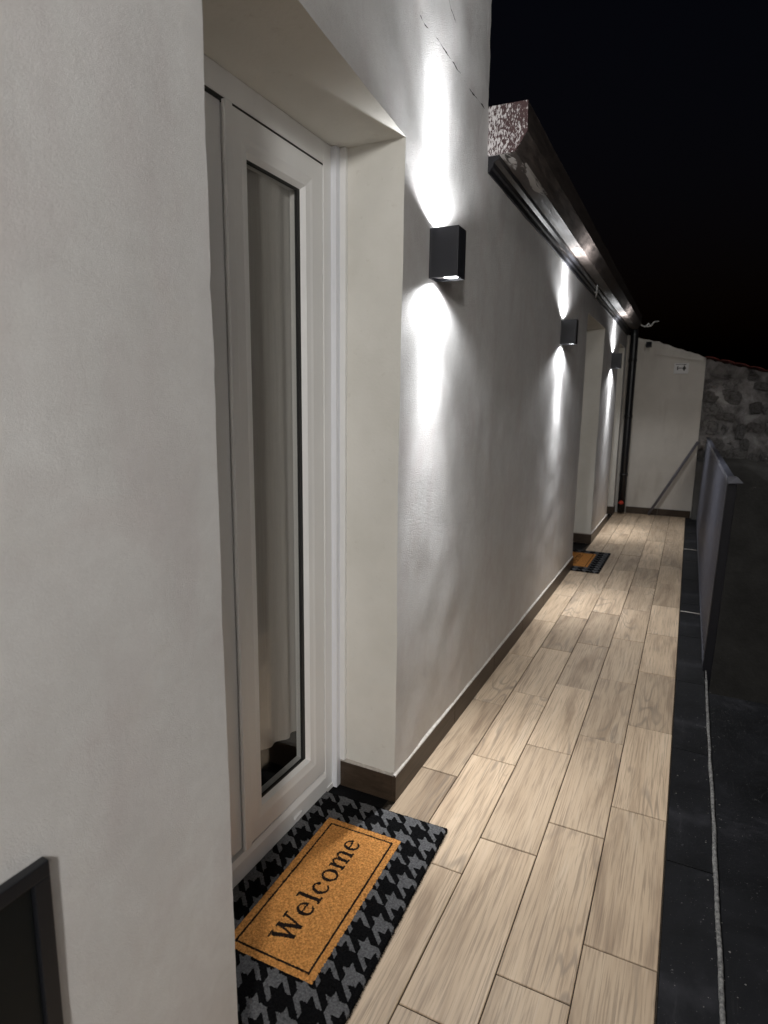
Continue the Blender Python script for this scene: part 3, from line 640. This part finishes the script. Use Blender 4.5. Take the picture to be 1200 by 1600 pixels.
def build_mat(label):
    T = thing('doormat', label, 'doormat', group='doormats at the doors')
    obj('rubber_backing', boxm(-MX+0.003, MX-0.003, -MY+0.003, MY-0.003, 0.0, 0.006), M_leafbk, T)
    step = 0.0021; nx, ny = round(2*MX/step), round(2*MY/step)
    V = [[], [], [], []]; Fc = [[], [], [], []]; idx = [{} for _ in range(4)]
    def vert(k, i, j):
        if (i, j) not in idx[k]:
            x, y = -MX+i*step, -MY+j*step
            h = 0.0125+0.0016*noise.noise(Vector((x*220, y*220, 3)))+0.001*noise.noise(Vector((x*30, y*30, 5)))
            if k in (2, 3): h -= 0.0012
            if i in (0, nx) or j in (0, ny): h = 0.004
            if k == 3: h -= 0.0004
            idx[k][(i, j)] = len(V[k])
            V[k].append((x+random.uniform(-.0005, .0005), y+random.uniform(-.0005, .0005), h))
        return idx[k][(i, j)]
    cells = [[klass(-MX+(i+.5)*step, -MY+(j+.5)*step) for j in range(ny)] for i in range(nx)]
    for i in range(nx):
        for j in range(ny):
            k = cells[i][j]; Fc[k].append([vert(k, i, j), vert(k, i+1, j), vert(k, i+1, j+1), vert(k, i, j+1)])
    for _ in range(52000):                              # fibres, thin blades leaning every way
        x, y = random.uniform(-MX, MX), random.uniform(-MY, MY)
        k = cells[min(nx-1, int((x+MX)/step))][min(ny-1, int((y+MY)/step))]
        a = random.uniform(0, 6.283); wv = 0.0006; l = random.uniform(0.002, 0.0045); lean = random.uniform(0, 0.0045)
        if k == 0 and random.random() < 0.3: continue
        z = 0.0115; n = len(V[k]); dx, dy = math.cos(a), math.sin(a); b_ = random.uniform(0, 6.283)
        V[k] += [(x-dx*wv, y-dy*wv, z), (x+dx*wv, y+dy*wv, z), (x+math.cos(b_)*lean, y+math.sin(b_)*lean, z+l)]; Fc[k].append([n, n+1, n+2])
    for _ in range(2600):                               # frayed edge
        side = random.random(); t = random.uniform(-1, 1); l = random.uniform(0.003, 0.009); zz = random.uniform(0.003, 0.011)
        if side < 0.62: s = random.choice((-1, 1)); p0 = (s*(MX-0.001), t*MY); dr = (s, random.uniform(-.5, .5))
        else: s = random.choice((-1, 1)); p0 = (t*MX, s*(MY-0.001)); dr = (random.uniform(-.5, .5), s)
        n = len(V[0]); V[0] += [(p0[0]-dr[1]*.0008, p0[1]+dr[0]*.0008, zz), (p0[0]+dr[1]*.0008, p0[1]-dr[0]*.0008, zz), (p0[0]+dr[0]*l, p0[1]+dr[1]*l, zz*0.7)]; Fc[0].append([n, n+1, n+2])
    for k, (nm, mt) in enumerate((('black_pile', M_pblack), ('houndstooth_pile', M_pgrey), ('coir_panel', M_coir), ('lettering', M_pink))):
        me = bpy.data.meshes.new(nm); me.from_pydata(V[k], [], Fc[k]); o = obj(nm, me, mt, T)
    return T
dm = build_mat('black and grey houndstooth doormat with Welcome panel, at the nearest door')
dm.location = (-0.006, 1.380, -0.0005); dm.rotation_euler = (0, 0, R(1.6))
dup(dm, (0.0, 6.02, -0.0005), R(-0.5), 'small far doormat with brown panel, at the second door')

# ================================================================== METER BOX ON THE NEAR WALL
mb = thing('meter_box', 'black framed meter box door on the near plaster wall, lower left', 'meter box', (NX, 0.25, 0.40))
y0_, y1_, z0_, z1_ = -0.12, 0.2345, -0.12, 0.4130
b = NB()
for q in ((y0_, y1_, z1_-0.024, z1_), (y0_, y1_, z0_, z0_+0.024), (y0_, y0_+0.024, z0_+0.024, z1_-0.024), (y1_-0.024, y1_, z0_+0.024, z1_-0.024)): box(b, -0.006, 0.014, *q, 0.002)
obj('rim', b, M_meter_rim, mb)
obj('panel', boxm(-0.006, 0.006, y0_+0.0245, y1_-0.0245, z0_+0.0245, z1_-0.0245, 0.0015), M_meter, mb)
obj('handle', boxm(0.0055, 0.010, y0_+0.05, y0_+0.065, 0.12, 0.18, 0.001), M_meter_rim, mb)

# ================================================================== RAILING
rl = thing('railing', 'grey ribbed metal railing panel along the dark edge of the walkway', 'railing', (1.066, 3.74, 0))
rl.rotation_euler = (0, R(1.3), 0)
RY1 = Y_END-3.74-0.06; RZ = 1.095
xs = []; yq = 0.05
b = NB(); prof = []
while yq < RY1-0.05:                                    # corrugated sheet, ribs about 11 cm apart
    for dy, dx in ((0, 0.004), (0.028, 0.004), (0.036, -0.012), (0.078, -0.012), (0.086, 0.004)): prof.append((yq+dy, dx))
    yq += 0.114
A = []
for (yy_, dx) in prof:
    A.append([b.verts.new((dx, yy_, 0.045)), b.verts.new((dx, yy_, RZ-0.03)), b.verts.new((dx+0.002, yy_, RZ-0.03)), b.verts.new((dx+0.002, yy_, 0.045))])
for P, Q in zip(A, A[1:]):
    for i in range(4): b.faces.new([P[i], Q[i], Q[(i+1) % 4], P[(i+1) % 4]])
bmesh.ops.recalc_face_normals(b, faces=b.faces)
obj('sheet', b, M_rail, rl)
obj('top_rail', boxm(-0.016, 0.022, -0.01, RY1, RZ-0.024, RZ+0.004, 0.004), M_rail, rl)
obj('bottom_rail', boxm(-0.014, 0.016, 0.03, RY1, 0.006, 0.044, 0.003), M_rail, rl)
for yp in (0.0, 1.85, 3.7, RY1-0.03): obj('post', boxm(-0.012 if yp == 0 else 0.004, 0.034, yp-0.002, yp+0.036, -0.2, RZ-0.031, 0.003), M_dkrail if yp == 0 else M_rail, rl)
b = NB(); cv = [b.verts.new(p) for p in [(-0.014, -0.014, RZ+0.012), (0.026, -0.014, RZ+0.012), (0.058, -0.03, RZ-0.018), (0.026, -0.014, RZ-0.030), (-0.014, -0.014, RZ-0.028)]]
b.faces.new(cv); e2 = bmesh.ops.extrude_face_region(b, geom=list(b.faces)); bmesh.ops.translate(b, verts=[v for v in e2['geom'] if isinstance(v, bmesh.types.BMVert)], vec=(0, -0.012, 0)); bmesh.ops.recalc_face_normals(b, faces=b.faces)
obj('end_bracket', b, M_rail, rl)
# diagonal steel bar leaning in the end corner
b = NB(); tube(b, [(0.455, 9.17, 0.013), (0.985, 9.19, 1.035)], 0.018, 10)
tag(obj('steel_bar', b, M_bar), 'thin dark steel bar leaning diagonally across the end wall', 'bar')

# ================================================================== END WALL
ew = thing('end_wall', 'plain beige rendered wall closing the far end of the walkway', 'wall', (0, Y_END, 0))
b = NB(); prof = [(-0.05, 2.47), (0.21, 2.385), (0.40, 2.345), (0.64, 2.25), (0.84, 2.185), (0.985, 2.12)]
for (xa, za), (xb, zb) in zip(prof, prof[1:]):
    patch(b, (xa, 0, -0.3), (xb, 0, -0.3), (xb, 0, zb), (xa, 0, za), 0.06)
patch(b, (0.985, 0, -0.3), (0.985, 0.35, -0.3), (0.985, 0.35, 2.12), (0.985, 0, 2.12), 0.06)
for (xa, za), (xb, zb) in zip(prof, prof[1:]): patch(b, (xa, 0, za), (xb, 0, zb), (xb, 0.35, zb), (xa, 0.35, za), 0.06)
bmesh.ops.remove_doubles(b, verts=b.verts, dist=0.001)
for v in b.verts:
    v.co.y += wob(v.co*1.0+Vector((9, 9, 0)))
    if v.co.z > 2.05: v.co.z += 0.018*noise.noise(Vector((v.co.x*14, 3, 2)))
obj('render', b, M_endwall, ew)
for xa in (0.155, 0.565): 
    obj('skirting_tile', boxm(xa, xa+0.408, -0.012, 0.0, -0.003, 0.092, 0.001), M_skirt, ew)
obj('ledge', (lambda bm: bm)(prism_y(NB(), [(0.385, 2.200), (0.385, 2.176), (0.93, 2.088), (0.93, 2.106)], -0.022, 0.01)), M_endwall, ew)
js = obj('junction_box', boxm(0.245, 0.315, -0.05, 0.005, 2.275, 2.345, 0.006), M_dkrail, ew)
# small white notice with two dark marks
sg = thing('notice_sign', 'small white square notice with dark marks high on the end wall', 'sign', (0.70, Y_END-0.006, 1.99))
obj('plate', boxm(-0.088, 0.088, -0.010, 0.004, -0.068, 0.068, 0.002), M_white, sg)
b = NB(); y_ = -0.0115
def qd(x0, x1, z0, z1): b.faces.new([b.verts.new(p) for p in ((x0, y_, z0), (x1, y_, z0), (x1, y_, z1), (x0, y_, z1))])
qd(-0.050, -0.036, -0.020, 0.028); qd(-0.036, 0.008, 0.000, 0.010); b.faces.new([b.verts.new(p) for p in ((0.036, y_, -0.036), (0.058, y_, 0.004), (0.036, y_, 0.040), (0.012, y_, 0.004))]); qd(0.030, 0.042, 0.041, 0.050)
obj('marks', b, M_ink, sg)
obj('top_line', boxm(-0.07, 0.06, -0.0115, -0.0105, 0.050, 0.056), M_ink, sg)
# red cap at the foot of the pipe
b = NB(); tube(b, [(0.10, 9.068, 0.165), (0.10, 9.02, 0.165)], [0.030, 0.024], 12); tube(b, [(0.065, 9.014, 0.165), (0.135, 9.014, 0.165)], 0.010, 8)
tag(obj('red_valve', b, M_red), 'small red valve cap at the foot of the black downpipe', 'valve')
# pale scraps of cable at the eave
b = NB(); tube(b, [(0.16, 9.15, 2.565), (0.215, 9.14, 2.535), (0.26, 9.15, 2.575), (0.285, 9.16, 2.545), (0.325, 9.16, 2.595), (0.385, 9.15, 2.60)], [0.008, 0.010, 0.013, 0.011, 0.009, 0.005], 7); tube(b, [(0.20, 9.14, 2.545), (0.27, 9.13, 2.535), (0.31, 9.14, 2.56)], 0.008, 6)
tag(obj('cable_scrap', b, M_white), 'twisted white cable scrap sticking out at the far eave end', 'cable')
b = NB(); tube(b, [(0.052, 5.76, 2.50), (0.048, 5.79, 2.455), (0.040, 5.80, 2.40)], [0.006, 0.008, 0.004], 6); tube(b, [(0.046, 5.72, 2.43), (0.048, 5.79, 2.455), (0.060, 5.86, 2.475)], [0.004, 0.007, 0.004], 6)
tag(obj('cable_knot', b, M_white), 'small white cable knot hanging from the gutter halfway along', 'cable')

# ================================================================== OLD STONE WALL BESIDE THE END WALL
ow = thing('old_wall', 'crumbling grey rubble wall with red tile edge, right of end wall', 'wall', (0, Y_END+0.06, 0))
b = NB(); P0 = [(0.986, 2.10), (1.03, 2.105), (1.40, 2.0), (1.69, 1.935), (3.4, 1.5)]
for (xa, za), (xb, zb) in zip(P0, P0[1:]): patch(b, (xa, 0, -3.0), (xb, 0, -3.0), (xb, 0, zb), (xa, 0, za), 0.035)
bmesh.ops.remove_doubles(b, verts=b.verts, dist=0.002)
for v in b.verts:
    q = Vector((v.co.x*5, 1.0, v.co.z*4)); v.co.y += -0.03*noise.noise(q) - 0.045*max(0, noise.noise(q*0.5+Vector((3, 0, 1)))) + 0.01*noise.noise(q*4); v.co.z += 0.02*noise.noise(q*3)
obj('rubble', b, M_stone, ow)
stone_me = []
for k in range(7):                                       # a handful of rough stone shapes
    b = NB(); bmesh.ops.create_icosphere(b, subdivisions=2, radius=1.0)
    for v in b.verts:
        c_ = v.co.copy(); e_ = 0.5
        v.co = Vector([math.copysign(abs(q_)**e_, q_) for q_ in c_])*0.5
        v.co *= 1+0.28*noise.noise(c_*1.3+Vector((k*7, 0, 0)))+0.10*noise.noise(c_*4+Vector((0, k*5, 0)))
    me = bpy.data.meshes.new('stone'); b.to_mesh(me); b.free(); me.materials.append(M_block); stone_me.append(me)
z = 0.78; row = 0
while z < 2.05:
    h_ = random.uniform(0.10, 0.21); x = 0.985+random.uniform(-0.02, 0.04)
    while x < 1.95:
        w_ = random.uniform(0.10, 0.30); xc, zc = x+w_/2, z+h_/2+random.uniform(-0.03, 0.03)
        if zc+h_*0.45 < 2.10-(xc-1.0)*0.25 and random.random() < 0.88:
            o = obj('stone', random.choice(stone_me), None, ow)
            o.location = (xc, 0.015+random.uniform(-0.02, 0.03), zc); o.scale = (w_*1.04, 0.085, h_*1.05); o.rotation_euler = (0, random.uniform(-0.18, 0.18), 0)
        x += w_+0.012
    z += h_
b = NB(); patch(b, (0.99, -0.16, -3.0), (3.4, -0.16, -3.0), (3.4, -0.16, 0.62), (0.99, -0.16, 0.80), 0.06)
patch(b, (0.99, -0.16, 0.80), (3.4, -0.16, 0.62), (3.4, 0.05, 0.68), (0.99, 0.05, 0.86), 0.06)
bmesh.ops.remove_doubles(b, verts=b.verts, dist=0.002)
for v in b.verts: v.co.y += 0.03*noise.noise(v.co*1.7); v.co.z += 0.05*noise.noise(v.co*2.3) if v.co.z > 0.5 else 0
obj('cement_base', b, M_cement, ow)
tm = None
for i in range(9):
    x = 1.06+i*0.17; z = 2.118-(x-1.03)*0.262
    if tm is None:
        b = NB(); pr = [(math.cos(t)*0.087, math.sin(t)*0.020) for t in [math.pi*k/8 for k in range(9)]]; pr += [(x_*0.85, z_*0.8-0.004) for x_, z_ in pr[::-1]]
        prism_y(b, pr, -0.16, 0.30); o = obj('roof_tile', b, M_terra, ow); tm = o.data
    else: o = obj('roof_tile', tm, None, ow)
    o.location = (x, random.uniform(-0.012, 0.012), z-0.004); o.rotation_euler = (0, R(14.5), random.uniform(-.04, .04))

# ================================================================== ADDED BOUNCE WALL AND LANTERN ON THE OPEN SIDE, BEHIND THE VIEWER
bw = thing('bounce_wall', 'white plastered wall added out of view on the open side to bounce light', 'wall', (2.6, -2.0, 0))  # unseen wall, added to bounce lantern light into the door recess
b = NB(); patch(b, (0, 2.9, -0.02), (0, -3.6, -0.02), (0, -3.6, 2.7), (0, 2.9, 2.7), 0.2); patch(b, (0, 2.9, 2.7), (0, -3.6, 2.7), (0.2, -3.6, 2.7), (0.2, 2.9, 2.7), 0.2); patch(b, (0, 2.9, -0.02), (0, 2.9, 2.7), (0.2, 2.9, 2.7), (0.2, 2.9, -0.02), 0.2)
obj('render', b, M_plaster, bw)
obj('coping', boxm(-0.03, 0.23, -3.63, 2.93, 2.703, 2.75, 0.005), M_caulk, bw)
# ================================================================== LANTERN BEHIND THE CAMERA (its light falls past the near wall)
ln = thing('lantern_post', 'slim black lantern post on the dark terrace behind the viewer', 'lamp post', (1.75, -2.15, -0.008))
b = NB(); tube(b, [(0, 0, 0), (0, 0, 0.03)], 0.10, 16); tube(b, [(0, 0, 0.03), (0, 0, 0.3), (0, 0, 2.42)], [0.045, 0.034, 0.028], 12); obj('post', b, M_anth, ln)
b = NB(); bmesh.ops.create_uvsphere(b, u_segments=24, v_segments=14, radius=0.13, matrix=Matrix.Translation((0, 0, 2.56)))
for f in b.faces: f.smooth = True
obj('globe', b, M_lant, ln)
b = NB(); tube(b, [(0, 0, 2.41), (0, 0, 2.44)], 0.07, 14); obj('collar', b, M_anth, ln)
b = NB(); tube(b, [(0, 0, 2.69), (0, 0, 2.71), (0, 0, 2.75)], [0.08, 0.06, 0.01], 14); obj('cap', b, M_anth, ln)
pl = bpy.data.lights.new('lantern_light', 'POINT'); pl.energy = 250; pl.shadow_soft_size = 0.14; pl.color = (1.0, 0.98, 0.945)
po = bpy.data.objects.new('lantern_light', pl); C.objects.link(po); po.parent = ln; po.location = (-0.14, 0.10, 2.56)
